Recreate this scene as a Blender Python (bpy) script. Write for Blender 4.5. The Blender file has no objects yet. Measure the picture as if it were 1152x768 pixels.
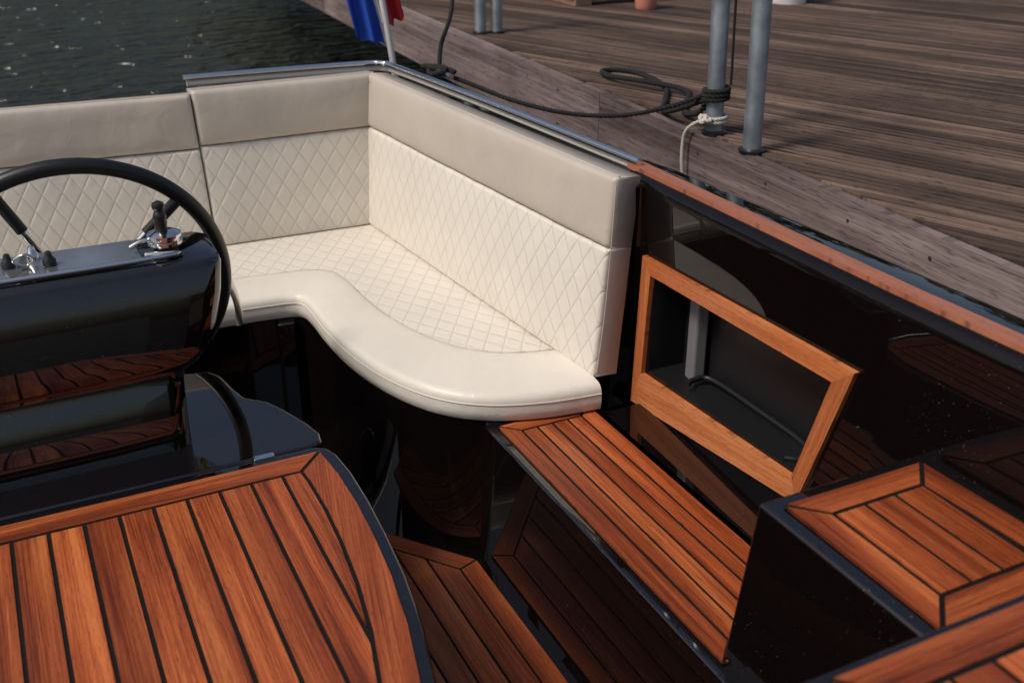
import bpy, math, random
from mathutils import Vector, Matrix, noise as mnoise
random.seed(7)
sc=bpy.context.scene
rad=math.radians
# ------------------------------------------------------------------ materials
def mat_new(name):
    m=bpy.data.materials.new(name); m.use_nodes=True
    nt=m.node_tree; b=nt.nodes["Principled BSDF"]
    return m,nt,b
def nd(nt,typ,**kw):
    n=nt.nodes.new(typ)
    for k,v in kw.items(): setattr(n,k,v)
    return n
def L(nt,a,b): nt.links.new(a,b)
def math_n(nt,op,a,b=None,c=None,clamp=False):
    n=nt.nodes.new("ShaderNodeMath"); n.operation=op; n.use_clamp=clamp
    for i,v in enumerate((a,b,c)):
        if v is None: continue
        if isinstance(v,(int,float)): n.inputs[i].default_value=v
        else: L(nt,v,n.inputs[i])
    return n.outputs[0]
def ramp(nt,fac,stops):
    r=nt.nodes.new("ShaderNodeValToRGB")
    el=r.color_ramp.elements
    while len(el)<len(stops): el.new(0.5)
    for e,(p,c) in zip(el,stops):
        e.position=p; e.color=(*c,1) if len(c)==3 else c
    L(nt,fac,r.inputs[0]); return r.outputs[0]
def noise_n(nt,vec,scale,detail=3,rough=.5,dist=0):
    n=nd(nt,"ShaderNodeTexNoise"); n.inputs["Scale"].default_value=scale
    n.inputs["Detail"].default_value=detail; n.inputs["Roughness"].default_value=rough
    n.inputs["Distortion"].default_value=dist
    if vec is not None: L(nt,vec,n.inputs["Vector"])
    return n.outputs["Fac"]
def mapping(nt,vec,scale):
    m=nd(nt,"ShaderNodeMapping"); m.inputs["Scale"].default_value=scale
    L(nt,vec,m.inputs["Vector"]); return m.outputs[0]
def bump(nt,h,strength,dist,normal=None):
    b=nd(nt,"ShaderNodeBump"); b.inputs["Strength"].default_value=strength
    b.inputs["Distance"].default_value=dist; L(nt,h,b.inputs["Height"])
    if normal is not None: L(nt,normal,b.inputs["Normal"])
    return b.outputs[0]
def mixc(nt,fac,a,b,mode="MIX"):
    m=nd(nt,"ShaderNodeMix",data_type="RGBA",blend_type=mode)
    for i,v in ((0,fac),(6,a),(7,b)):
        if isinstance(v,(int,float)): m.inputs[i].default_value=v
        elif isinstance(v,tuple): m.inputs[i].default_value=(*v,1)
        else: L(nt,v,m.inputs[i])
    return m.outputs[2]

def gelcoat(name,col=(.0045,.003,.003),rough=.006,wav=.10,dust=.5,ior=1.85):
    m,nt,b=mat_new(name)
    tc=nd(nt,"ShaderNodeTexCoord").outputs["Object"]
    n1=noise_n(nt,tc,230,2,.6)
    sp=ramp(nt,n1,[(0,(0,0,0)),(.70,(0,0,0)),(.75,(1,1,1))])
    patch=ramp(nt,noise_n(nt,tc,5,3),[(.45,(0,0,0)),(.7,(1,1,1))])
    f=math_n(nt,"MULTIPLY",sp,patch); f=math_n(nt,"MULTIPLY",f,dust)
    L(nt,mixc(nt,f,col,(.45,.42,.4)),b.inputs["Base Color"])
    film=ramp(nt,noise_n(nt,tc,9,5,.65),[(.5,(rough,)*3),(.85,(rough+.05,)*3)])
    L(nt,film,b.inputs["Roughness"])
    b.inputs["IOR"].default_value=ior
    L(nt,bump(nt,noise_n(nt,tc,2.2,1),wav,.01),b.inputs["Normal"])
    return m
M_gel=gelcoat("black_gelcoat")
M_gel2=gelcoat("black_lining_gelcoat",ior=1.42,wav=.06)

def simple(name,col,rough=.5,metal=0,bs=None,bstr=.2,bd=.002,var=.0,vs=5,spec=.5):
    m,nt,b=mat_new(name)
    b.inputs["Base Color"].default_value=(*col,1); b.inputs["Roughness"].default_value=rough
    b.inputs["Metallic"].default_value=metal; b.inputs["Specular IOR Level"].default_value=spec
    tc=nd(nt,"ShaderNodeTexCoord").outputs["Object"]
    if var:
        f=noise_n(nt,tc,vs,5,.6)
        L(nt,ramp(nt,f,[(.3,tuple(c*(1-var) for c in col)),(.7,tuple(min(1,c*(1+var)) for c in col))]),b.inputs["Base Color"])
    if bs: L(nt,bump(nt,noise_n(nt,tc,bs,3),bstr,bd),b.inputs["Normal"])
    return m
M_chrome=simple("stainless_steel",(.72,.72,.72),.13,1)
M_galv=simple("galvanised_steel",(.33,.37,.41),.42,.75,bs=60,bstr=.15,var=.3,vs=14)
M_rubber=simple("black_plastic",(.012,.012,.013),.38,0,bs=300,bstr=.1,bd=.001)
M_grip=simple("wheel_leather",(.008,.008,.008),.40,0,bs=500,bstr=.25,bd=.001)
M_caulk=simple("black_caulk",(.006,.0055,.005),.7,0,bs=200,bstr=.3,bd=.001,spec=.2)
M_inner=simple("locker_plastic",(.010,.010,.011),.38,0,bs=120,bstr=.15,bd=.001,spec=.4)
M_inner2=simple("grey_locker_plastic",(.15,.15,.16),.4,0,bs=120,bstr=.1,bd=.001)
M_dash=simple("dashboard_panel",(.30,.31,.32),.12,.75,var=.25,vs=12)
M_rope=simple("black_rope",(.010,.010,.010),.9,0,bs=220,bstr=1,bd=.004)
M_wrope=simple("white_rope",(.55,.52,.46),.85,0,bs=260,bstr=1,bd=.004)
M_white=simple("white_paint",(.75,.74,.72),.4)
M_red=simple("flag_red",(.48,.02,.025),.8)
M_blue=simple("flag_blue",(.01,.06,.42),.8)
M_pink=simple("pink_plastic",(.55,.22,.16),.4)
M_pal=simple("pallet_wood",(.22,.14,.10),.8,var=.2)

def teak(name,lo,mid,hi,rough=.42,sx_=1,sy_=1,pvr=None,bstr=.35,bd=.0012,fw=.48,stain=0):
    m,nt,b=mat_new(name)
    uv=nd(nt,"ShaderNodeUVMap",uv_map="UVMap").outputs[0]
    pid=nd(nt,"ShaderNodeUVMap",uv_map="pid").outputs[0]
    sx=nd(nt,"ShaderNodeSeparateXYZ"); L(nt,pid,sx.inputs[0])
    su=nd(nt,"ShaderNodeSeparateXYZ"); L(nt,uv,su.inputs[0])
    comb=nd(nt,"ShaderNodeCombineXYZ"); L(nt,su.outputs[0],comb.inputs[0]); L(nt,su.outputs[1],comb.inputs[1])
    L(nt,math_n(nt,"MULTIPLY",sx.outputs[0],7.0),comb.inputs[2])
    v=comb.outputs[0]
    def N(sc_,s,det,r=.55,d=0): return noise_n(nt,mapping(nt,v,(sc_[0]*sx_,sc_[1]*sy_,sc_[2])),s,det,r,d)
    broad=N((1.3,26,3),1,3,.5,.5)
    fine=N((4,330,3),1,4,.65,.2)
    pore=N((38,760,3),1,1,.5)
    g=math_n(nt,"ADD",math_n(nt,"MULTIPLY",broad,1-fw),math_n(nt,"MULTIPLY",fine,fw))
    col=ramp(nt,g,[(.37,lo),(.5,mid),(.63,hi)])
    pv=ramp(nt,sx.outputs[1],pvr or [(0,(.70,.62,.60)),(.5,(.94,.92,.92)),(1,(1.18,1.12,1.08))])
    col=mixc(nt,1.0,col,pv,"MULTIPLY")
    pf=ramp(nt,pore,[(.32,(.28,.28,.28)),(.42,(1,1,1))])
    col=mixc(nt,.6,col,pf,"MULTIPLY")
    if stain:
        tc=nd(nt,"ShaderNodeTexCoord").outputs["Object"]
        sf_=ramp(nt,noise_n(nt,tc,1.3,5,.65),[(.35,(.62,.60,.60)),(.65,(1.15,1.15,1.15))])
        col=mixc(nt,stain,col,sf_,"MULTIPLY")
    L(nt,col,b.inputs["Base Color"])
    L(nt,ramp(nt,g,[(.3,(rough+.12,)*3),(.7,(rough-.05,)*3)]),b.inputs["Roughness"])
    b.inputs["Specular IOR Level"].default_value=.35
    h=math_n(nt,"ADD",math_n(nt,"MULTIPLY",fine,.6),math_n(nt,"MULTIPLY",pore,.4))
    L(nt,bump(nt,h,bstr,bd),b.inputs["Normal"])
    return m
M_teak=teak("teak_planks",(.11,.020,.006),(.30,.067,.019),(.50,.150,.046),.36)
M_frame=teak("varnished_wood",(.32,.088,.026),(.46,.145,.048),(.60,.23,.088),.3)
M_cap=teak("gunwale_wood",(.30,.095,.055),(.40,.15,.085),(.50,.21,.125),.35)

def leather(name,col,quilt=False,wq=.058,hq=.092):
    m,nt,b=mat_new(name)
    uv=nd(nt,"ShaderNodeUVMap",uv_map="UVMap").outputs[0]
    tc=nd(nt,"ShaderNodeTexCoord").outputs["Object"]
    vor=nd(nt,"ShaderNodeTexVoronoi"); vor.inputs["Scale"].default_value=420; L(nt,tc,vor.inputs["Vector"])
    h1=vor.outputs["Distance"]
    wr=noise_n(nt,tc,14,3,.5,.8)
    dirt=noise_n(nt,tc,5,4,.6)
    c=ramp(nt,dirt,[(.3,tuple(x*.94 for x in col)),(.7,tuple(min(1,x*1.03) for x in col))])
    nrm=bump(nt,h1,.12,.0006)
    nrm=bump(nt,wr,.45,.006,nrm)
    if quilt:
        s=nd(nt,"ShaderNodeSeparateXYZ"); L(nt,uv,s.inputs[0])
        wob=math_n(nt,"MULTIPLY",math_n(nt,"SUBTRACT",noise_n(nt,uv,9,1),.5),.05)
        a=math_n(nt,"ADD",math_n(nt,"DIVIDE",s.outputs[0],wq),wob); d=math_n(nt,"DIVIDE",s.outputs[1],hq)
        def tri(x):
            f=math_n(nt,"FRACT",x)
            return math_n(nt,"ABSOLUTE",math_n(nt,"SUBTRACT",f,.5))
        p=tri(math_n(nt,"ADD",a,d)); q=tri(math_n(nt,"SUBTRACT",a,d))
        mx=math_n(nt,"MAXIMUM",p,q)
        hh=math_n(nt,"SUBTRACT",1,math_n(nt,"POWER",math_n(nt,"MULTIPLY",mx,2),8))
        nrm=bump(nt,hh,.45,.0038,nrm)
        line=ramp(nt,mx,[(.468,(1,1,1)),(.487,(.86,.85,.84)),(.5,(.80,.79,.78))])
        c=mixc(nt,1.0,c,line,"MULTIPLY")
    L(nt,c,b.inputs["Base Color"])
    b.inputs["Roughness"].default_value=.40
    b.inputs["Specular IOR Level"].default_value=.45
    L(nt,nrm,b.inputs["Normal"])
    return m
M_quilt=leather("quilted_cream_leather",(.68,.635,.56),True)
M_cream=leather("cream_leather",(.70,.655,.58))
M_taupe=leather("taupe_leather",(.47,.42,.36))

# ------------------------------------------------------------------ helpers
def empty(name,loc=(0,0,0)):
    e=bpy.data.objects.new(name,None); sc.collection.objects.link(e); e.location=loc; e.empty_display_size=.1
    return e
def add(name,me,mats,parent=None,smooth=False):
    o=bpy.data.objects.new(name,me); sc.collection.objects.link(o)
    if not isinstance(mats,(list,tuple)): mats=[mats]
    for m in mats: me.materials.append(m)
    if smooth:
        for p in me.polygons: p.use_smooth=True
    if parent is not None: o.parent=parent
    return o
def mesh(vs,fs,name="m"):
    me=bpy.data.meshes.new(name); me.from_pydata([tuple(v) for v in vs],[],fs); me.update(); return me
def area(p): return sum(p[i][0]*p[(i+1)%len(p)][1]-p[(i+1)%len(p)][0]*p[i][1] for i in range(len(p)))/2
def ccw(p): return list(p) if area(p)>0 else list(reversed(p))
def clip(poly,nx,ny,d):
    out=[]; n=len(poly)
    for i in range(n):
        a,b=poly[i],poly[(i+1)%n]
        da=nx*a[0]+ny*a[1]-d; db=nx*b[0]+ny*b[1]-d
        if da<=0: out.append(a)
        if (da<0<db) or (db<0<da):
            t=da/(da-db); out.append((a[0]+(b[0]-a[0])*t,a[1]+(b[1]-a[1])*t))
    return out
def inset(poly,ds):
    n=len(poly)
    if isinstance(ds,(int,float)): ds=[ds]*n
    lines=[]
    for i in range(n):
        a=Vector(poly[i]);b=Vector(poly[(i+1)%n]);e=(b-a).normalized()
        nn=Vector((-e.y,e.x)); lines.append((a+nn*ds[i],e,nn))
    out=[]
    for i in range(n):
        p,e,_=lines[i-1]; q,g,nn=lines[i]
        cr=e.x*g.y-e.y*g.x
        if abs(cr)<1e-3: out.append((q.x,q.y)); continue
        w=q-p; t=(w.x*g.y-w.y*g.x)/cr
        r=p+e*t; out.append((r.x,r.y))
    return out
def bev(o,w,seg=3,ang=30):
    m=o.modifiers.new("bevel","BEVEL"); m.width=w; m.segments=seg; m.limit_method='ANGLE'; m.angle_limit=rad(ang)
    m.harden_normals=True
    for p in o.data.polygons: p.use_smooth=True
def prism(name,poly,z0,z1,mt,parent=None,bevel=0,seg=3,top=None):
    poly=ccw(poly); n=len(poly); top=top or poly
    if area(top)<0: top=list(reversed(top))
    vs=[(x,y,z0) for x,y in poly]+[(x,y,z1) for x,y in top]
    fs=[tuple(range(n-1,-1,-1)),tuple(range(n,2*n))]+[(i,(i+1)%n,n+(i+1)%n,n+i) for i in range(n)]
    o=add(name,mesh(vs,fs),mt,parent)
    if bevel: bev(o,bevel,seg)
    return o
def catmull(pts,k=8,closed=False):
    P=[Vector(p) for p in pts]; n=len(P); out=[]
    for i in range(n if closed else n-1):
        if closed: p0,p1,p2,p3=P[i-1],P[i],P[(i+1)%n],P[(i+2)%n]
        else: p0,p1,p2,p3=P[max(i-1,0)],P[i],P[i+1],P[min(i+2,n-1)]
        for j in range(k):
            t=j/k
            out.append(.5*((2*p1)+(-p0+p2)*t+(2*p0-5*p1+4*p2-p3)*t*t+(-p0+3*p1-3*p2+p3)*t**3))
    if not closed: out.append(P[-1].copy())
    return out
def tube(name,pts,r,mt,parent=None,closed=False,smooth=True,k=8,res=5):
    P=catmull(pts,k,closed) if smooth else [Vector(p) for p in pts]
    cu=bpy.data.curves.new(name,'CURVE'); cu.dimensions='3D'; cu.bevel_depth=r; cu.bevel_resolution=res; cu.use_fill_caps=True
    s=cu.splines.new('POLY'); s.points.add(len(P)-1)
    for q,p in zip(s.points,P): q.co=(*p,1)
    s.use_cyclic_u=closed; s.use_smooth=True
    cu.materials.append(mt)
    o=bpy.data.objects.new(name,cu); sc.collection.objects.link(o)
    if parent is not None: o.parent=parent
    return o
def rope(name,pts,r,mt,parent,closed=False,k=10,pitch=5.0):
    P=catmull(pts,k,closed)
    Q=[P[0]]; step=r*.9
    for a,b in zip(P[:-1],P[1:]):
        while (b-Q[-1]).length>step: Q.append(Q[-1]+(b-Q[-1]).normalized()*step)
    up=Vector((.1,.2,1)); vs=[];fs=[]; ns=6
    for st_ in range(3):
        base=len(vs)
        for i,p in enumerate(Q):
            t=(Q[min(i+1,len(Q)-1)]-Q[max(i-1,0)]).normalized()
            n1=t.cross(up)
            if n1.length<1e-3: n1=t.cross(Vector((1,0,0)))
            n1.normalize(); n2=t.cross(n1)
            th=2*math.pi*(st_/3)+i*step/(r*pitch)*2*math.pi
            c=p+(n1*math.cos(th)+n2*math.sin(th))*r*.48
            for j in range(ns):
                a=2*math.pi*j/ns
                vs.append(c+(n1*math.cos(a)+n2*math.sin(a))*r*.58)
        for i in range(len(Q)-1):
            for j in range(ns): fs.append((base+i*ns+j,base+i*ns+(j+1)%ns,base+(i+1)*ns+(j+1)%ns,base+(i+1)*ns+j))
    return add(name,mesh(vs,fs),mt,parent,True)
def lathe(name,prof,mt,loc,rot=None,parent=None,seg=32):
    vs=[];fs=[]
    for r,z in prof:
        for i in range(seg):
            a=2*math.pi*i/seg; v=Vector((r*math.cos(a),r*math.sin(a),z))
            if rot is not None: v=rot@v
            vs.append(v+Vector(loc))
    m=len(prof)
    for j in range(m-1):
        for i in range(seg):
            fs.append((j*seg+i,j*seg+(i+1)%seg,(j+1)*seg+(i+1)%seg,(j+1)*seg+i))
    fs.append(tuple(range(seg-1,-1,-1))); fs.append(tuple(range((m-1)*seg,m*seg)))
    o=add(name,mesh(vs,fs),mt,parent,True)
    md=o.modifiers.new("e","EDGE_SPLIT"); md.split_angle=rad(40)
    return o
class Planks:
    def __init__(s): s.vs=[];s.fs=[];s.uv=[];s.pid=[]
    def piece(s,poly3,thick,gdir,origin=None,ndir=(0,0,1),br=None):
        P=[Vector(p) for p in poly3]; N=Vector(ndir).normalized(); g=Vector(gdir).normalized(); c=N.cross(g)
        base=len(s.vs); n=len(P)
        pid=(random.random()*5,random.random() if br is None else br); off=Vector((random.random()*9,random.random()*9))
        s.vs+= [tuple(p) for p in P]+[tuple(p-N*thick) for p in P]
        def u(p): return (p.dot(g)+off.x,p.dot(c)+off.y)
        nrm=Vector((0,0,0))
        for i in range(n): nrm+=P[i].cross(P[(i+1)%n])
        flip=nrm.dot(N)<0
        faces=[list(range(n))]+[[ (i+1)%n,i,i+n,(i+1)%n+n] for i in range(n)]
        allp=P+[p-N*thick for p in P]
        for f in faces:
            if flip: f=f[::-1]
            s.fs.append(tuple(base+i for i in f))
            for i in f: s.uv.append(u(allp[i])); s.pid.append(pid)
    def build(s,name,mt,parent=None):
        me=mesh(s.vs,s.fs); a=me.uv_layers.new(name="UVMap"); b=me.uv_layers.new(name="pid")
        for i,(p,q) in enumerate(zip(s.uv,s.pid)): a.data[i].uv=p; b.data[i].uv=q
        return add(name,me,mt,parent)
def teak_field(name,poly,z,groups,tw,pw,direction,parent,x_ref=0,gap=.0065,thick=.006,mt=None):
    pl=Planks(); n=len(poly)
    # matte caulking sheet that fills the seams just below the plank tops
    cp=inset(poly,gap*.3)
    add(name+"_caulking",mesh([(x,y,z-.0022) for x,y in cp],[tuple(range(n))]),M_caulk,parent)
    ds=[0]*n
    for g in groups:
        for e in g: ds[e]=tw
    inner=inset(poly,ds)
    for g in groups:
        outer=[poly[g[0]]]+[poly[(e+1)%n] for e in g]
        inn=[inner[g[0]]]+[inner[(e+1)%n] for e in g]
        q=ccw(outer+inn[::-1]); q=inset(q,gap/2)
        a=Vector(outer[0]);b=Vector(outer[-1]); d=(b-a).normalized()
        pl.piece([(x,y,z) for x,y in q],thick,(d.x,d.y,0))
    dx,dy=direction; nx,ny=dy,-dx
    vals=[nx*p[0]+ny*p[1] for p in inner]; lo,hi=min(vals),max(vals)
    k=math.floor((lo-x_ref)/pw)
    while x_ref+k*pw<hi:
        s0=x_ref+k*pw; s1=s0+pw
        q=clip(inner,-nx,-ny,-s0)
        if len(q)>2: q=clip(q,nx,ny,s1)
        if len(q)>2 and abs(area(q))>2e-4:
            r=[]
            for p in ccw(q):
                if not r or (Vector(p)-Vector(r[-1])).length>1e-4: r.append(p)
            if (Vector(r[0])-Vector(r[-1])).length<1e-4: r.pop()
            r=inset(r,gap/2)
            if area(r)>1e-4: pl.piece([(x,y,z) for x,y in r],thick,(dx,dy,0))
        k+=1
    return pl.build(name,mt or M_teak,parent)

def pillow(name,P00,P10,P11,P01,thick,r,mt,parent,puff=.004,nu=60,nv=24,wr=.0015,seed=0,vofs=0,side=None):
    P00,P10,P11,P01=map(Vector,(P00,P10,P11,P01))
    N=((P10-P00).cross(P01-P00)).normalized()
    Lu=(P10-P00).length; Lv=(P01-P00).length
    def params(Lm,n):
        e=[0,.08,.2,.38,.6,.8,1]; t=[x*r/Lm for x in e]
        m=[r/Lm+(1-2*r/Lm)*i/n for i in range(1,n)]
        return t+m+[1-x for x in t[::-1]]
    us=params(Lu,nu); vv=params(Lv,nv)
    def drop(d):
        if d>=r: return 0
        return r-math.sqrt(max(0,r*r-(r-d)**2))
    vs=[];fs=[];uv=[]
    for v in vv:
        for u in us:
            base=(P00*(1-u)+P10*u)*(1-v)+(P01*(1-u)+P11*u)*v
            d=min(drop(min(u,1-u)*Lu)+drop(min(v,1-v)*Lv),r*1.05)
            pf=puff*(1-(2*u-1)**6)*(1-(2*v-1)**4)
            w=wr*mnoise.noise(Vector((u*Lu*9+seed,v*Lv*9,seed*3.1)))+wr*1.4*mnoise.noise(Vector((u*Lu*3+seed,v*Lv*4,seed)))
            w+=.0020*mnoise.noise(Vector((u*Lu*34+seed,v*Lv*6,seed*1.7)))*math.exp(-min(v,1-v)*Lv/.035)
            vs.append(base+N*(pf-d+w))
            uv.append((u*Lu,v*Lv+vofs))
    nU=len(us);nV=len(vv)
    for j in range(nV-1):
        for i in range(nU-1): fs.append((j*nU+i,j*nU+i+1,(j+1)*nU+i+1,(j+1)*nU+i))
    nfront=len(fs)
    ring=[i for i in range(nU)]+[j*nU+nU-1 for j in range(1,nV)]+[(nV-1)*nU+i for i in range(nU-2,-1,-1)]+[j*nU for j in range(nV-2,0,-1)]
    b0=len(vs)
    for i in ring:
        vs.append(vs[i]-N*(thick-r)); uv.append((uv[i][0],uv[i][1]))
    m=len(ring)
    for k in range(m): fs.append((ring[(k+1)%m],ring[k],b0+k,b0+(k+1)%m))
    fs.append(tuple(b0+k for k in range(m-1,-1,-1)))
    me=mesh(vs,fs); a=me.uv_layers.new(name="UVMap")
    for lp in me.loops: a.data[lp.index].uv=uv[lp.vertex_index]
    o=add(name,me,[mt,side or mt],parent,True)
    for p in me.polygons[nfront:]: p.material_index=1
    return o

# ------------------------------------------------------------------ seat
seat=empty("corner_bench_seat")
inner=[(.56,3.09),(.70,3.075),(.79,3.062),(.855,3.02),(.875,2.92),(.882,2.76),(.90,2.61),(.94,2.46),(.995,2.35),(1.07,2.275),(1.15,2.24),(1.225,2.225)]
outer=[(.545,2.90),(.63,2.893),(.685,2.885),(.715,2.86),(.722,2.79),(.722,2.66),(.735,2.48),(.775,2.30),(.845,2.155),(.945,2.065),(1.08,2.015),(1.224,1.995)]
I=catmull(inner,8);O=catmull(outer,8)
def roll(name,I,O,zb,zt,mt,parent):
    vs=[];fs=[]
    prof=[(0,-.012),(.02,-.004),(.07,0.0),(.2,.004),(.4,.005),(.6,.004),(.8,.001)]
    acc=0
    rr=.024
    for k,(a,b) in enumerate(zip(I,O)):
        if k: acc+=(b-O[k-1]).length
        d=(b-a); Ld=d.length; d=d/Ld
        row=[]
        wv=.0018*mnoise.noise(Vector((acc*9,0,3)))+.0012*mnoise.noise(Vector((acc*40,0,8)))
        for t,h in prof: row.append((a.x+(b.x-a.x)*t,a.y+(b.y-a.y)*t,zt+h+wv))
        for j in range(9):
            an=math.pi/2*j/8
            s=Ld-rr+rr*math.sin(an); row.append((a.x+d.x*s,a.y+d.y*s,zt-.003-rr+rr*math.cos(an)+wv*.5))
        row.append((a.x+d.x*(Ld+.002),a.y+d.y*(Ld+.002),(zt+zb)/2-.01))
        row.append((a.x+d.x*(Ld-.002),a.y+d.y*(Ld-.002),zb+.006))
        row.append((a.x+d.x*(Ld-.010),a.y+d.y*(Ld-.010),zb))
        row.append((a.x,a.y,zb))
        vs+=row; m=len(row)
    n=len(I)
    for k in range(n-1):
        for j in range(m-1): fs.append((k*m+j,k*m+j+1,(k+1)*m+j+1,(k+1)*m+j))
    fs.append(tuple(range(m-1,-1,-1))); fs.append(tuple((n-1)*m+j for j in range(m)))
    me=mesh(vs,fs); me.uv_layers.new(name="UVMap")
    o=add(name,me,mt,parent,True)
    md=o.modifiers.new("e","EDGE_SPLIT"); md.split_angle=rad(60)
    return o
def off_path(A,B,t): return [a+(b-a)*t for a,b in zip(A,B)]
roll("seat_border_roll",I,O,.382,.460,M_cream,seat)
pip=[]
for a,b in zip(I,O):
    d=(b-a).normalized(); pip.append((b.x+d.x*.0016,b.y+d.y*.0016,.431))
tube("front_seam_piping",pip,.0013,M_cream,seat,smooth=False,res=2)
ip=[(p.x,p.y) for p in I]+[(1.27,2.3),(1.155,3.43),(.56,3.43)]
def inlay(name,poly,zb,zt,mt,parent):
    poly=ccw(poly); n=len(poly)
    vs=[(x,y,zt) for x,y in poly]+[(x,y,zb) for x,y in poly]
    fs=[tuple(range(n))]+[((i+1)%n,i,n+i,n+(i+1)%n) for i in range(n)]
    me=mesh(vs,fs); a=me.uv_layers.new(name="UVMap")
    for lp in me.loops:
        v=me.vertices[lp.vertex_index].co; a.data[lp.index].uv=(v.x,v.y)
    return add(name,me,mt,parent)
inlay("quilted_seat_panel",ip,.39,.4565,M_quilt,seat)
hI=[Vector((-.75,3.12)),Vector((.1,3.11)),Vector((.535,3.095))]
hO=[Vector((-.75,2.92)),Vector((.1,2.91)),Vector((.525,2.90))]
roll("helm_seat_border_roll",catmull(hI,10),catmull(hO,10),.382,.458,M_cream,seat)
inlay("helm_seat_panel",[(-.75,3.12),(.535,3.095),(.54,3.43),(-.75,3.52)],.39,.4545,M_quilt,seat)
def back(prefix,A,B,C,D,seed,split=.655,th=.075):
    A,B,C,D=map(Vector,(A,B,C,D))
    N=((B-A).cross(D-A)).normalized()
    m0=A.lerp(D,split); m1=B.lerp(C,split)
    g=.0008
    up=(D-A).normalized()
    pillow(prefix+"_quilted_panel",A,B,m1-up*g,m0-up*g,th,.011,M_quilt,seat,.005,seed=seed,side=M_cream)
    k=N*.001
    pillow(prefix+"_head_roll",m0+up*g+k,m1+up*g+k,C+k*.2,D+k*.2,th,.014,M_taupe,seat,.010,nv=16,seed=seed+4,wr=.0030)
    tube(prefix+"_top_piping",[D+k*.2-N*.016+up*.0005,C+k*.2-N*.016+up*.0005],.0020,M_taupe,seat,smooth=False,res=2)
back("side_backrest",(1.1005,3.392,.458),(1.220,2.035,.458),(1.272,2.055,.960),(1.150,3.450,.962),1)
back("aft_backrest",(.585,3.385,.458),(1.118,3.377,.458),(1.172,3.434,.962),(.566,3.42,.962),2)
back("helm_backrest",(-.8,3.48,.458),(.581,3.385,.458),(.562,3.415,.952),(-.8,3.53,.945),3)
tube("backrest_end_stitching",[(1.232,2.0345,.47),(1.252,2.036,.66),(1.276,2.052,.94)],.0012,M_taupe,seat,res=2)

# ------------------------------------------------------------------ hull / interior
hull=empty("motorboat")
bp=[(-.9,2.93),(.50,2.92)]+[(p.x,p.y) for p in off_path(O,I,.035)][1:]+[(1.30,2.01),(1.30,3.50),(-.9,3.6)]
o=prism("seat_base",bp,-.02,.379,M_gel,hull)
for p in o.data.polygons: p.use_smooth=True
md=o.modifiers.new("e","EDGE_SPLIT"); md.split_angle=rad(35)
prism("base_joint_trim",[(.640,2.872),(.690,2.868),(.695,2.90),(.645,2.90)],0,.376,M_gel,hull,.006)
prism("cockpit_sole",[(-1.15,-1.2),(1.35,-1.2),(1.35,2.9),(-1.15,2.9)],-.05,-.004,M_gel,hull)
fl=ccw([(.30,-.9),(.902,-.9),(.902,2.045),(.588,2.445),(.30,2.445)])
teak_field("sole_teak_planks",fl,.002,[[1],[2]],.055,.062,(0,1),hull,x_ref=.847)
def wx(y): return 1.352 if y>1.2 else 1.352+.045*(1.2-y)/1.2
op=[(1.986,.469),(1.425,.490),(1.352,.744),(1.986,.730)]
out=[(2.12,.30),(1.24,.30),(1.24,.918),(2.12,.918)]
vs=[(1.352,y,z) for y,z in out]+[(1.352,y,z) for y,z in op]
fs=[(i,(i+1)%4,4+(i+1)%4,4+i) for i in range(4)]
add("side_lining_panel",mesh(vs,fs),M_gel2,hull)
prof=[(0,.30),(0,.6),(0,.918),(.001,.926),(.004,.934),(.010,.941),(.018,.946),(.03,.948)]
def loft(name,ys,prof,mt,parent,xf,smooth=True):
    vs=[];fs=[];m=len(prof)
    for y in ys:
        for dx,z in prof: vs.append((xf(y)+dx,y,z))
    for k in range(len(ys)-1):
        for j in range(m-1): fs.append((k*m+j,k*m+j+1,(k+1)*m+j+1,(k+1)*m+j))
    o=add(name,mesh(vs,fs),mt,parent,smooth)
    md=o.modifiers.new("e","EDGE_SPLIT"); md.split_angle=rad(40)
    return o
loft("side_lining_forward",[1.24,1.2,1,.8,.6,.4,.2,0,-.5,-1.2],prof,M_gel2,hull,wx)
loft("side_coaming",[2.12,1.9,1.7,1.5,1.3,1.24],prof[2:],M_gel2,hull,wx)
prism("lining_return",[(1.29,2.085),(1.352,2.05),(1.40,2.05),(1.40,2.13),(1.31,2.13)],.30,.935,M_gel2,hull,.012)
prism("side_ledge",[(1.215,2.00),(1.36,2.00),(1.36,1.0),(1.215,1.0)],.2,.374,M_gel,hull,.004)
cub=empty("storage_compartment")
vs=[(1.352,y,z) for y,z in op]+[(1.352+.105,y,z) for (y,z) in op]
fs=[(4,5,6,7)]+[(i,4+i,4+(i+1)%4,(i+1)%4) for i in range(4)]
add("compartment_liner",mesh(vs,fs),M_inner,cub)
prism("liner_pillar",[(1.410,1.880),(1.445,1.875),(1.445,1.915),(1.413,1.920)],.47,.733,M_inner2,cub,.008)
tray=catmull([(1.365,1.84),(1.40,1.86),(1.44,1.84),(1.445,1.66),(1.44,1.50),(1.40,1.46),(1.365,1.48)],6)
tube("tray_rim",[(p.x,p.y,.492) for p in tray],.007,M_inner,cub,smooth=False)
fo=[(2.040,.362),(1.405,.430),(1.297,.782),(2.022,.766)]
fi=[(2.000,.458),(1.425,.484),(1.352,.738),(1.984,.728)]
pl=Planks()
for i in range(4):
    a,b=fo[i],fo[(i+1)%4]; c,d=fi[(i+1)%4],fi[i]
    g=(0,b[0]-a[0],b[1]-a[1])
    q=[a,b,c,d]
    pl.piece([(1.340,y,z) for y,z in q],.0135,g,ndir=(-1,0,0))
fr=pl.build("wooden_frame",M_frame,cub)
cap=Planks()
cy=[2.16,.35,-1.2]
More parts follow.
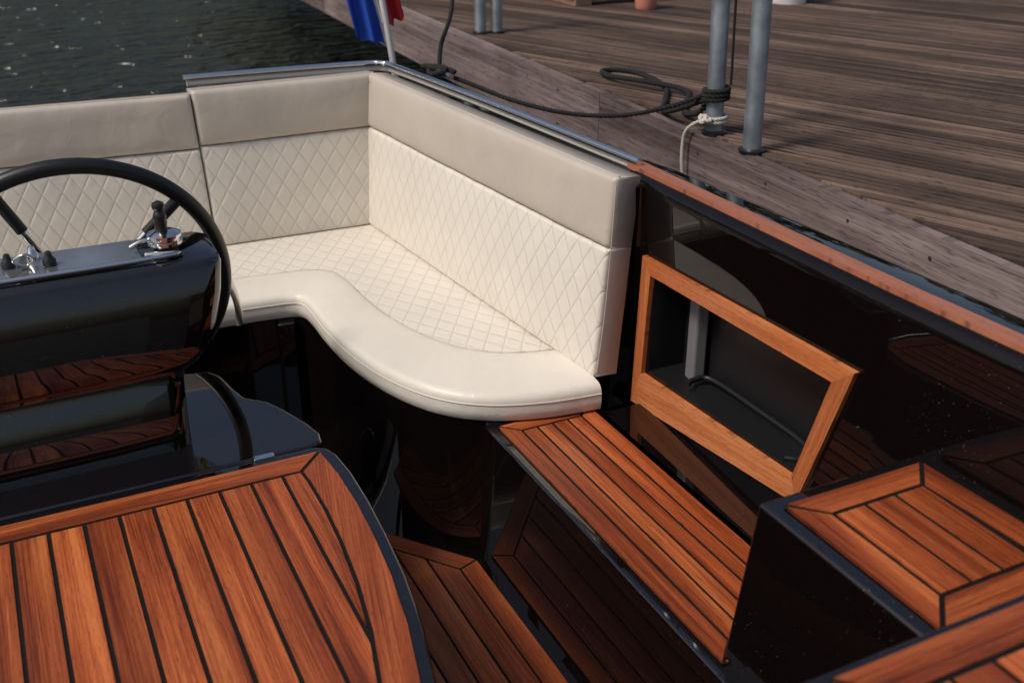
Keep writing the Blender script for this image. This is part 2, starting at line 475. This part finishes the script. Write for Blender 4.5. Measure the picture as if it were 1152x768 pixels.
for a,b in zip(cy[:-1],cy[1:]):
    n=8
    ysg=[a+(b-a)*i/n for i in range(n+1)]
    top=[(wx(y)+.020,y,.957) for y in ysg]+[(wx(y)+.058,y,.957) for y in ysg[::-1]]
    cap.piece(top,.014,(0,1,0))
cap.build("gunwale_cap",M_cap,hull)
def gx(y):
    pts=[(-1.2,1.54),(0,1.535),(1.2,1.51),(2.1,1.485),(2.5,1.42),(2.8,1.355),(3.4,1.27),(3.56,1.24)]
    for (a,xa),(b,xb) in zip(pts[:-1],pts[1:]):
        if y<=b: return xa+(xb-xa)*(y-a)/(b-a)
    return pts[-1][1]
hy=[-1.2,-.6,0,.6,1.2,1.6,2.1,2.5,2.8,3.1,3.4,3.56]
hp=[(-.12,.936),(-.02,.942),(0,.935),(.006,.90),(-.002,.6),(-.015,.44),(-.04,.3),(-.10,0),(-.2,-.3)]
loft("hull_side_starboard",hy,hp,M_gel,hull,gx)
sp=[(1.24,3.56),(1.17,3.60),(.9,3.615),(.62,3.63),(.50,3.635),(-.4,3.64),(-1.0,3.58),(-1.15,3.50)]
vs=[];fs=[]
for x,y in sp:
    lw=0 if x>.6 else .08
    for dy,z in ((-.07,.93-lw),(-.02,.935-lw),(0,.925-lw),(.004,.88-lw),(-.01,.6),(-.05,.2),(-.1,-.3)): vs.append((x,y+dy,z))
for k in range(len(sp)-1):
    for j in range(6): fs.append((k*7+j,k*7+j+1,(k+1)*7+j+1,(k+1)*7+j))
add("transom",mesh(vs,fs),M_gel,hull,True)
def px(y): return .1-(gx(y)-.1)
loft("hull_side_port",hy,[(-a,z) for a,z in hp],M_gel,hull,px)
loft("port_lining",hy,[(.13,.0),(.125,.5),(.12,.93)],M_gel,hull,px)
rail=empty("stainless_grab_rail")
def railp():
    a=[(.57,3.565,.975),(.9,3.555,.975),(1.17,3.535,.975)]
    c=[(1.225,3.50,.977),(1.245,3.42,.977)]
    d=[(1.30,2.95,.974),(1.345,2.5,.970),(1.382,2.12,.966)]
    return a+c+d
tube("rail_tube",railp(),.010,M_chrome,rail,k=10)
tube("rail_lower_strip",[(x+.012,y+.008,z-.02) for x,y,z in railp()],.010,M_cream,rail,k=10)

# ------------------------------------------------------------------ steps
st=empty("boarding_step")
prism("step_body",[(.921,-.9),(1.24,-.9),(1.24,2.075),(.921,2.075)],-.02,.374,M_gel,st,.007,4,
      top=[(.938,-.9),(1.24,-.9),(1.24,2.075),(.938,2.075)])
sf=ccw([(.960,1.125),(1.216,1.125),(1.216,2.045),(.960,2.045)])
teak_field("step_teak_planks",sf,.380,[[0],[1],[2],[3]],.046,.0415,(0,1),st,x_ref=1.006,gap=.0072)
prism("step_end_block",[(.936,1.0),(1.24,1.0),(1.24,1.115),(.936,1.115)],.3,.376,M_gel,st,.004)
s2=empty("boarding_step")
prism("step_body_upper",[(.930,.70),(1.42,.70),(1.42,1.155),(.930,1.155)],-.02,.694,M_gel,s2,.007,4,
      top=[(1.006,.735),(1.40,.735),(1.40,1.136),(1.006,1.136)])
s2f=ccw([(1.030,.768),(1.350,.768),(1.335,1.110),(1.030,1.110)])
teak_field("upper_step_teak_planks",s2f,.700,[[0],[1],[2],[3]],.058,.0640,(0,1),s2,x_ref=1.088,gap=.0085)
s3=empty("boarding_step")
prism("step_body_top",[(.60,-.9),(1.42,-.9),(1.42,.662),(.60,.662)],-.02,.854,M_gel,s3,.006,4,
      top=[(.66,-.9),(1.42,-.9),(1.42,.657),(.66,.657)])
s3f=ccw([(.69,-.8),(1.35,-.8),(1.35,.645),(.69,.645)])
teak_field("top_step_teak_planks",s3f,.860,[[0],[1],[2],[3]],.058,.0640,(0,1),s3,x_ref=.748,gap=.0085)

# ------------------------------------------------------------------ sun deck hatch
dk=empty("teak_sun_deck")
cr=[(.505,2.038),(.530,2.022),(.543,1.985),(.549,1.90),(.547,1.78),(.540,1.66),(.527,1.52),(.505,1.38),(.472,1.24),(.43,1.09),(.38,.94),(.31,.76),(.2,.5)]
hp2=[(-1.02,.5)]+[(x,y) for x,y in cr[::-1]]+[(-1.02,2.038)]
prism("deck_frame",hp2,.395,.446,M_gel,dk,.008,4)
prism("deck_body",inset(ccw(hp2),.03),-.02,.40,M_gel,dk)
tk=[(-1.0,.55),(.185,.55),(.29,.775),(.36,.95),(.408,1.09),(.449,1.24),(.481,1.38),(.503,1.52),(.516,1.66),(.522,1.78),(.521,1.90),(.512,2.008),(-1.0,2.008)]
teak_field("deck_teak_planks",ccw(tk),.452,[[1,2,3,4,5,6,7,8,9,10],[11]],.068,.0662,(0,1),dk,x_ref=.0765-.0662*20,gap=.0085)
lk=[(-1.02,2.05),(.500,2.05),(.533,2.065),(.540,2.10),(.527,2.16),(.495,2.25),(.470,2.305),(.445,2.33),(.425,2.35),(.413,2.40),(.398,2.49),(.375,2.53),(.30,2.55),(-1.02,2.55)]
prism("locker_body",lk,-.02,.440,M_gel,dk,.010,4)
prism("latch",[(.37,2.030),(.415,2.030),(.415,2.046),(.37,2.046)],.440,.452,M_chrome,dk,.002)

# ------------------------------------------------------------------ console
con=empty("helm_console")
secs=[(.43,.268,2.165,2.44),(.50,.270,2.175,2.44),(.585,.276,2.195,2.44),(.606,.285,2.205,2.44),(.616,.300,2.205,2.44),(.626,.320,2.203,2.44),(.65,.345,2.205,2.44),(.70,.366,2.212,2.445),(.77,.386,2.226,2.45),(.828,.396,2.240,2.455),(.839,.394,2.246,2.455),(.843,.386,2.254,2.45)]
vs=[];fs=[];K=0
for z,xr,yf,yb in secs:
    r=.045; row=[(-.9,yb,z),(-.9,yf,z),(-.5,yf-.010,z),(-.1,yf-.010,z),(.1,yf-.006,z),(xr-r-.05,yf-.001,z)]
    for j in range(7):
        a=-math.pi/2+math.pi/2*j/6; row.append((xr-r+r*math.cos(a),yf+r+r*math.sin(a),z))
    row+=[(xr,yb-.02,z),(xr-.02,yb,z)]
    K=len(row); vs+=row
for k in range(len(secs)-1):
    for j in range(K): fs.append((k*K+j,k*K+(j+1)%K,(k+1)*K+(j+1)%K,(k+1)*K+j))
fs.append(tuple((len(secs)-1)*K+j for j in range(K)))
o=add("console_shell",mesh(vs,fs),M_gel,con,True)
md=o.modifiers.new("e","EDGE_SPLIT"); md.split_angle=rad(50)
prism("dashboard_panel",[(-.9,2.285),(.22,2.29),(.235,2.31),(.23,2.43),(-.9,2.43)],.84,.852,M_dash,con,.004)
tube("dash_trim",[(-.9,2.278,.853),(.22,2.280,.853),(.242,2.31,.853)],.006,M_chrome,con,res=3)
for i,(x,y) in enumerate([(-.03,2.36),(.02,2.39),(.05,2.34)]):
    lathe("switch_%d"%(i+1),[(.014,0),(.014,.012),(.009,.018),(.006,.030),(.003,.032)],M_rubber if i!=1 else M_chrome,(x,y,.852),None,con,16)
tube("key_ring",[(-.02,2.33,.875),(.005,2.32,.89),(.02,2.33,.875),(.005,2.34,.858)],.0025,M_chrome,con,closed=True)
thr=empty("throttle_lever")
T0=Vector((.290,2.335,.843))
lathe("lever_base",[(.026,0),(.027,.018),(.025,.020)],M_rubber,T0,None,thr)
lathe("lever_rings",[(.030,0),(.038,.004),(.038,.010),(.031,.013),(.031,.017),(.037,.020),(.037,.026),(.026,.031),(.018,.034)],M_chrome,T0+Vector((0,0,.019)),None,thr)
tube("lever_arm",[T0+Vector((-.01,0,.035)),T0+Vector((-.050,0,.032)),T0+Vector((-.075,0,.022))],.006,M_chrome,thr)
lathe("lever_knob",[(.011,0),(.014,.008),(.013,.014),(.015,.020),(.013,.027),(.015,.033),(.012,.042),(.009,.047),(.013,.052),(.0145,.058),(.012,.065),(.004,.069)],M_rubber,T0+Vector((-.004,0,.050)),None,thr)
wh=empty("steering_wheel")
C0=Vector((.108,2.56,.690)); T=Matrix.Rotation(rad(13),3,'X')
R=.340
pts=[C0+T@Vector((R*math.cos(a),0,R*math.sin(a))) for a in [2*math.pi*i/96 for i in range(96)]]
tube("wheel_rim",pts,.0185,M_grip,wh,closed=True,smooth=False,res=8)
for i,a in enumerate((116,42,270)):
    a=rad(a); e=C0+T@Vector((R*math.cos(a),0,R*math.sin(a)))
    h=C0+T@Vector((.03*math.cos(a),-.03,.03*math.sin(a)))
    mid=h.lerp(e,.62)
    tube("spoke_%d"%(i+1),[h,mid],.009,M_chrome,wh,smooth=False)
    tube("spoke_grip_%d"%(i+1),[mid,e],.0135,M_grip,wh,smooth=False)
lathe("wheel_hub",[(.045,-.02),(.05,0),(.04,.02),(.02,.03)],M_chrome,C0,T@Matrix.Rotation(rad(90),3,'X'),wh)
tube("steering_column",[C0,C0+T@Vector((0,-.14,0))],.022,M_rubber,wh,smooth=False)

# ------------------------------------------------------------------ dock
dock=empty("wooden_dock")
PV=[(0,(.55,.52,.50)),(.5,(.92,.92,.92)),(1,(1.35,1.33,1.3))]
M_dockw=teak("dock_boards",(.055,.035,.027),(.12,.080,.061),(.215,.155,.122),.7,.5,.25,PV,.6,.002,.5,.9)
M_beam=teak("dock_beam",(.080,.056,.054),(.18,.137,.130),(.31,.25,.24),.75,.45,.22,PV,.9,.003,.4,.7)
ZD=.85
ex=lambda y:1.886+.0425*(y-1.4)
dpoly=ccw([(ex(-5)+.034,-5),(13,-5),(13,14),(ex(14)+.034,14)])
prism("dock_substrate",dpoly,ZD-.12,ZD-.018,simple("dock_shadow_wood",(.008,.005,.004),.95),dock)
ang=rad(22); D2=(-math.sin(ang),math.cos(ang)); N2=(D2[1],-D2[0])
pl=Planks()
vals=[N2[0]*p[0]+N2[1]*p[1] for p in dpoly]; s=min(vals); hi=max(vals)
while s<min(hi,11.5):
    brd=(random.random()*5,random.random())
    for r_ in range(4):
        q=clip(dpoly,-N2[0],-N2[1],-s); q=clip(q,N2[0],N2[1],s+.0205) if len(q)>2 else q
        if len(q)>2:
            n0=len(pl.pid); pl.piece([(x,y,ZD) for x,y in q],.016,(D2[0],D2[1],0))
            br=min(1,max(0,brd[1]+random.uniform(-.2,.2)))
            for i in range(n0,len(pl.pid)): pl.pid[i]=(brd[0]+r_*.01,br)
        s+=.034
    s+=.005
pl.build("grooved_boards",M_dockw,dock)
pl=Planks()
seg=[-5,-.6,3.3,7.2,11.1,14]
for i,(a,b) in enumerate(zip(seg[:-1],seg[1:])):
    a+=.004
    pl.piece([(ex(a),a,ZD-.004),(ex(b),b,ZD-.004),(ex(b),b,ZD-.25),(ex(a),a,ZD-.25)],.028,(0,1,0),ndir=(-1,.0425,0),br=(.5,.55,.45)[i%3])
pl.build("edge_beam",M_beam,dock)
M_pile=simple("pile_wood",(.05,.04,.035),.9)
for i,(x,y) in enumerate(((2.3,-3),(2.5,.6),(4.6,6.2),(6,10))):
    lathe("dock_pile_%d"%(i+1),[(.11,-2),(.11,.0),(.105,ZD-.13)],M_pile,(x,y,0),None,dock,20)
vs=[];fs=[]
for i in range(30):
    y=-1+i*.33
    for dz in (-.06,-.19):
        c=Vector((ex(y)-.0012,y+.02*((i*7)%3-1),ZD+dz)); k=len(vs)
        for j in range(10): vs.append(c+Vector((0,.0055*math.cos(j*.628),.0055*math.sin(j*.628))))
        fs.append(tuple(range(k+9,k-1,-1)))
add("beam_screws",mesh(vs,fs),simple("rusty_screw",(.03,.02,.018),.7),dock)
def pole(x,y,top=3.2,r=.027,lean=0):
    e=empty("mooring_pole")
    vs=[];fs=[];seg=28;prof=[(r,-1.2),(r,top-.02),(r*.8,top)]
    for rr,z in prof:
        for i in range(seg):
            a=2*math.pi*i/seg; vs.append((x+rr*math.cos(a)+lean*(z-ZD),y+rr*math.sin(a),z))
    for j in range(2):
        for i in range(seg): fs.append((j*seg+i,j*seg+(i+1)%seg,(j+1)*seg+(i+1)%seg,(j+1)*seg+i))
    fs.append(tuple(range(2*seg,3*seg)))
    add("pole_tube",mesh(vs,fs),M_galv,e,True)
    lathe("pole_socket",[(r+.012,0),(r+.012,.006),(r+.002,.010)],M_rubber,(x,y,ZD+.001),None,e,24)
    return e
pole(1.985,2.64,lean=-.03); pole(1.960,2.42,lean=-.03)
pole(2.10,4.62,r=.026); pole(2.175,4.60,r=.026)
# ------------------------------------------------------------------ ropes
rp=empty("mooring_rope")
rope("line_to_boat",[(1.34,3.28,.975),(1.40,3.20,.955),(1.50,3.05,.915),(1.62,2.90,.893),(1.75,2.78,.900),(1.88,2.70,.935),(1.955,2.66,.968)],.0080,M_rope,rp)
lp=[]
for i in range(40):
    a=i/40*2*math.pi*3.2; lp.append((1.983+.036*math.cos(a),2.64+.036*math.sin(a),.950+.012*i/12))
rope("pole_wraps",lp,.0085,M_rope,rp,k=3)
z=ZD+.010
rope("loose_loops",[(1.955,2.63,.965),(1.94,2.78,.90),(1.99,2.93,z),(2.08,3.05,z),(2.20,3.24,z),(2.24,3.50,z),(2.15,3.58,z),(2.09,3.44,z+.01),(2.14,3.25,z+.018),(2.20,3.10,z+.01),(2.12,2.98,z),(2.03,2.86,z),(1.99,2.72,z+.04),(1.985,2.685,.96)],.0105,M_rope,rp)
rope("cleat_loops",[(1.37,3.30,.97),(1.33,3.34,.985),(1.35,3.24,.99),(1.31,3.27,.975),(1.345,3.36,.975),(1.37,3.22,.985),(1.35,3.30,.99),(1.32,3.38,.98),(1.38,3.34,.97)],.0095,M_rope,rp)
rope("stern_line",[(1.35,3.30,.98),(1.45,3.52,1.02),(1.65,3.9,1.06),(1.85,4.3,1.16),(2.08,4.58,1.32)],.0080,M_rope,rp)
tube("hanging_line",[(1.960,2.615,2.6),(1.985,2.612,1.8),(2.005,2.61,1.2),(2.012,2.61,1.0)],.004,M_rope,rp)
w=empty("white_rope")
lp=[]
for i in range(30):
    a=i/30*2*math.pi*2.1+2; lp.append((1.985+.036*math.cos(a),2.64+.036*math.sin(a),ZD+.035+.012*i/15))
rope("rope_wraps",lp,.0060,M_wrope,w,k=3)
rope("rope_tail",[(1.955,2.63,ZD+.05),(1.928,2.67,ZD+.028),(1.918,2.70,ZD-.01),(1.914,2.70,ZD-.08),(1.916,2.695,ZD-.14),(1.912,2.69,ZD-.18)],.0055,M_wrope,w)
rope("rope_knot",[(1.95,2.61,ZD+.05),(1.93,2.64,ZD+.06),(1.925,2.62,ZD+.04),(1.945,2.63,ZD+.065),(1.93,2.61,ZD+.05)],.0065,M_wrope,w,closed=True)
cl=empty("mooring_cleat")
tube("cleat_horn",[(1.335,3.36,.975),(1.34,3.30,.983),(1.35,3.20,.975)],.009,M_chrome,cl)
# ------------------------------------------------------------------ flag
fg=empty("boat_flag")
tube("flag_staff",[(1.285,3.54,.90),(1.245,3.52,1.15),(1.150,3.46,1.62)],.011,M_white,fg)
def cloth(name,x0,x1,z0,z1,mt,ph):
    vs=[];fs=[];nu=24;nv=16
    for j in range(nv+1):
        for i in range(nu+1):
            u=i/nu;v=j/nv
            zz=z0+(z1-z0)*v+ .03*u*(1-v)
            xx=x0+(x1-x0)*u - .22*(zz-1.1)
            vs.append((xx,3.53+.018*math.sin(u*11+ph+v*2)+.02*u,zz+.006*math.sin(u*15)))
    for j in range(nv):
        for i in range(nu):
            a=j*(nu+1)+i; fs.append((a,a+1,a+nu+2,a+nu+1))
    return add(name,mesh(vs,fs),mt,fg,True)
cloth("blue_stripe",1.235,1.140,1.03,1.5,M_blue,0)
cloth("white_stripe",1.238,1.255,1.10,1.5,M_white,1)
cloth("red_stripe",1.255,1.335,1.090,1.5,M_red,2)
# ------------------------------------------------------------------ clutter on dock
b=empty("plastic_bottle")
lathe("bottle_body",[(.05,0),(.058,.02),(.058,.12),(.05,.15),(.022,.18),(.022,.20)],M_pink,(3.2,4.93,ZD),None,b)
lathe("bottle_cap",[(.026,0),(.026,.03)],M_white,(3.2,4.93,ZD+.2),None,b)
b=empty("white_bucket")
lathe("bucket_body",[(.10,0),(.13,.22),(.14,.23),(.14,.24),(.125,.24),(.1,.02)],M_white,(4.03,4.80,ZD),None,b)
tube("bucket_handle",[(3.90,4.8,ZD+.22),(3.96,4.72,ZD+.14),(4.10,4.72,ZD+.14),(4.16,4.8,ZD+.22)],.004,M_chrome,b)
b=empty("wooden_pallet")
for i in range(3): prism("bearer_%d"%(i+1),[(2.9+i*.5,5.15),(3.0+i*.5,5.15),(3.0+i*.5,6.2),(2.9+i*.5,6.2)],ZD+.001,ZD+.08,M_pal,b,.003)
for i in range(6): prism("slat_%d"%(i+1),[(2.85,5.16+i*.16),(4.05,5.16+i*.16),(4.05,5.28+i*.16),(2.85,5.28+i*.16)],ZD+.082,ZD+.10,M_pal,b,.002)

# ------------------------------------------------------------------ water
m,nt,bs=mat_new("water")
tc=nd(nt,"ShaderNodeTexCoord").outputs["Object"]
bs.inputs["Base Color"].default_value=(.010,.013,.013,1); bs.inputs["Roughness"].default_value=.05
h=math_n(nt,"ADD",noise_n(nt,mapping(nt,tc,(1,2.0,1)),2.6,2,.5,.8),math_n(nt,"MULTIPLY",noise_n(nt,tc,8,2,.5),.2))
L(nt,bump(nt,h,1,.20),bs.inputs["Normal"])
S_=300
add("water",mesh([(-S_,-S_,-.12),(S_,-S_,-.12),(S_,S_,-.12),(-S_,S_,-.12)],[(0,1,2,3)]),m)
mf,ntf,bf=mat_new("reflection_foliage")
oi=nd(ntf,"ShaderNodeTexCoord").outputs["Object"]
L(ntf,ramp(ntf,noise_n(ntf,oi,.6,3),[(.3,(.03,.038,.022)),(.7,(.08,.09,.055))]),bf.inputs["Base Color"]); bf.inputs["Roughness"].default_value=.8
vs=[];fs=[]
def leaf(c,s):
    a=Vector((random.gauss(0,1),random.gauss(0,1),random.gauss(0,1))).normalized(); b_=a.orthogonal().normalized()
    a=a.cross(b_)
    k=len(vs); vs.extend([c+a*s,c+b_*s*.8,c-a*s,c-b_*s*.8]); fs.append((k,k+1,k+2,k+3))
for i in range(50):
    t=i/49; x=-100+190*t; y=68+12*math.sin(t*5)+random.uniform(-3,3); H=random.uniform(13,25)
    for k in range(12):
        c0=Vector((x+random.gauss(0,2.4),y+random.gauss(0,1.8),random.uniform(1,H)))
        rr=random.uniform(1.6,3.0)
        for q in range(24):
            leaf(c0+Vector((random.gauss(0,.6),random.gauss(0,.6),random.gauss(0,.5)))*rr,random.uniform(.5,1.0))
add("unseen_reflection_trees",mesh(vs,fs),mf)  # unseen trees, added to darken the reflections in water and gelcoat
mb=simple("reflection_bank_grass",(.05,.06,.035),.9,var=.3,vs=1)
add("unseen_reflection_bank",mesh([(-190,60,-.3),(190,60,-.3),(190,64,.6),(-190,64,.6),(-190,170,1.2),(190,170,1.2)],[(0,1,2,3),(3,2,5,4)]),mb)  # out-of-view bank added below the trees for the same dark reflections

# ------------------------------------------------------------------ light
w=bpy.data.worlds.new("World"); sc.world=w; w.use_nodes=True
nt=w.node_tree; sk=nt.nodes.new("ShaderNodeTexSky"); sk.sky_type='NISHITA'; sk.sun_disc=False
sk.sun_elevation=rad(52); sk.sun_rotation=rad(-95); sk.air_density=1.0; sk.dust_density=4; sk.ozone_density=.6
nt.links.new(sk.outputs[0],nt.nodes["Background"].inputs[0]); nt.nodes["Background"].inputs[1].default_value=.092
sl=bpy.data.lights.new("sun","SUN"); sl.energy=2.5; sl.angle=rad(12); sl.color=(1,.93,.845)
so=bpy.data.objects.new("sun",sl); sc.collection.objects.link(so)
az=rad(-95); el=rad(52)
d=Vector((math.sin(az)*math.cos(el),math.cos(az)*math.cos(el),math.sin(el)))
so.rotation_euler=d.to_track_quat('Z','Y').to_euler()

# ------------------------------------------------------------------ camera
cam=bpy.data.cameras.new("camera"); co=bpy.data.objects.new("camera",cam); sc.collection.objects.link(co)
cam.sensor_width=36; cam.lens=37.5; cam.clip_end=2000; cam.clip_start=.05
co.location=(0,0,1.68); co.rotation_euler=(rad(90-25.4),0,rad(-26.1))
cam.dof.use_dof=True; cam.dof.focus_distance=2.6; cam.dof.aperture_fstop=4.0
sc.camera=co
sc.view_settings.view_transform='Standard'; sc.view_settings.look='None'; sc.view_settings.exposure=0
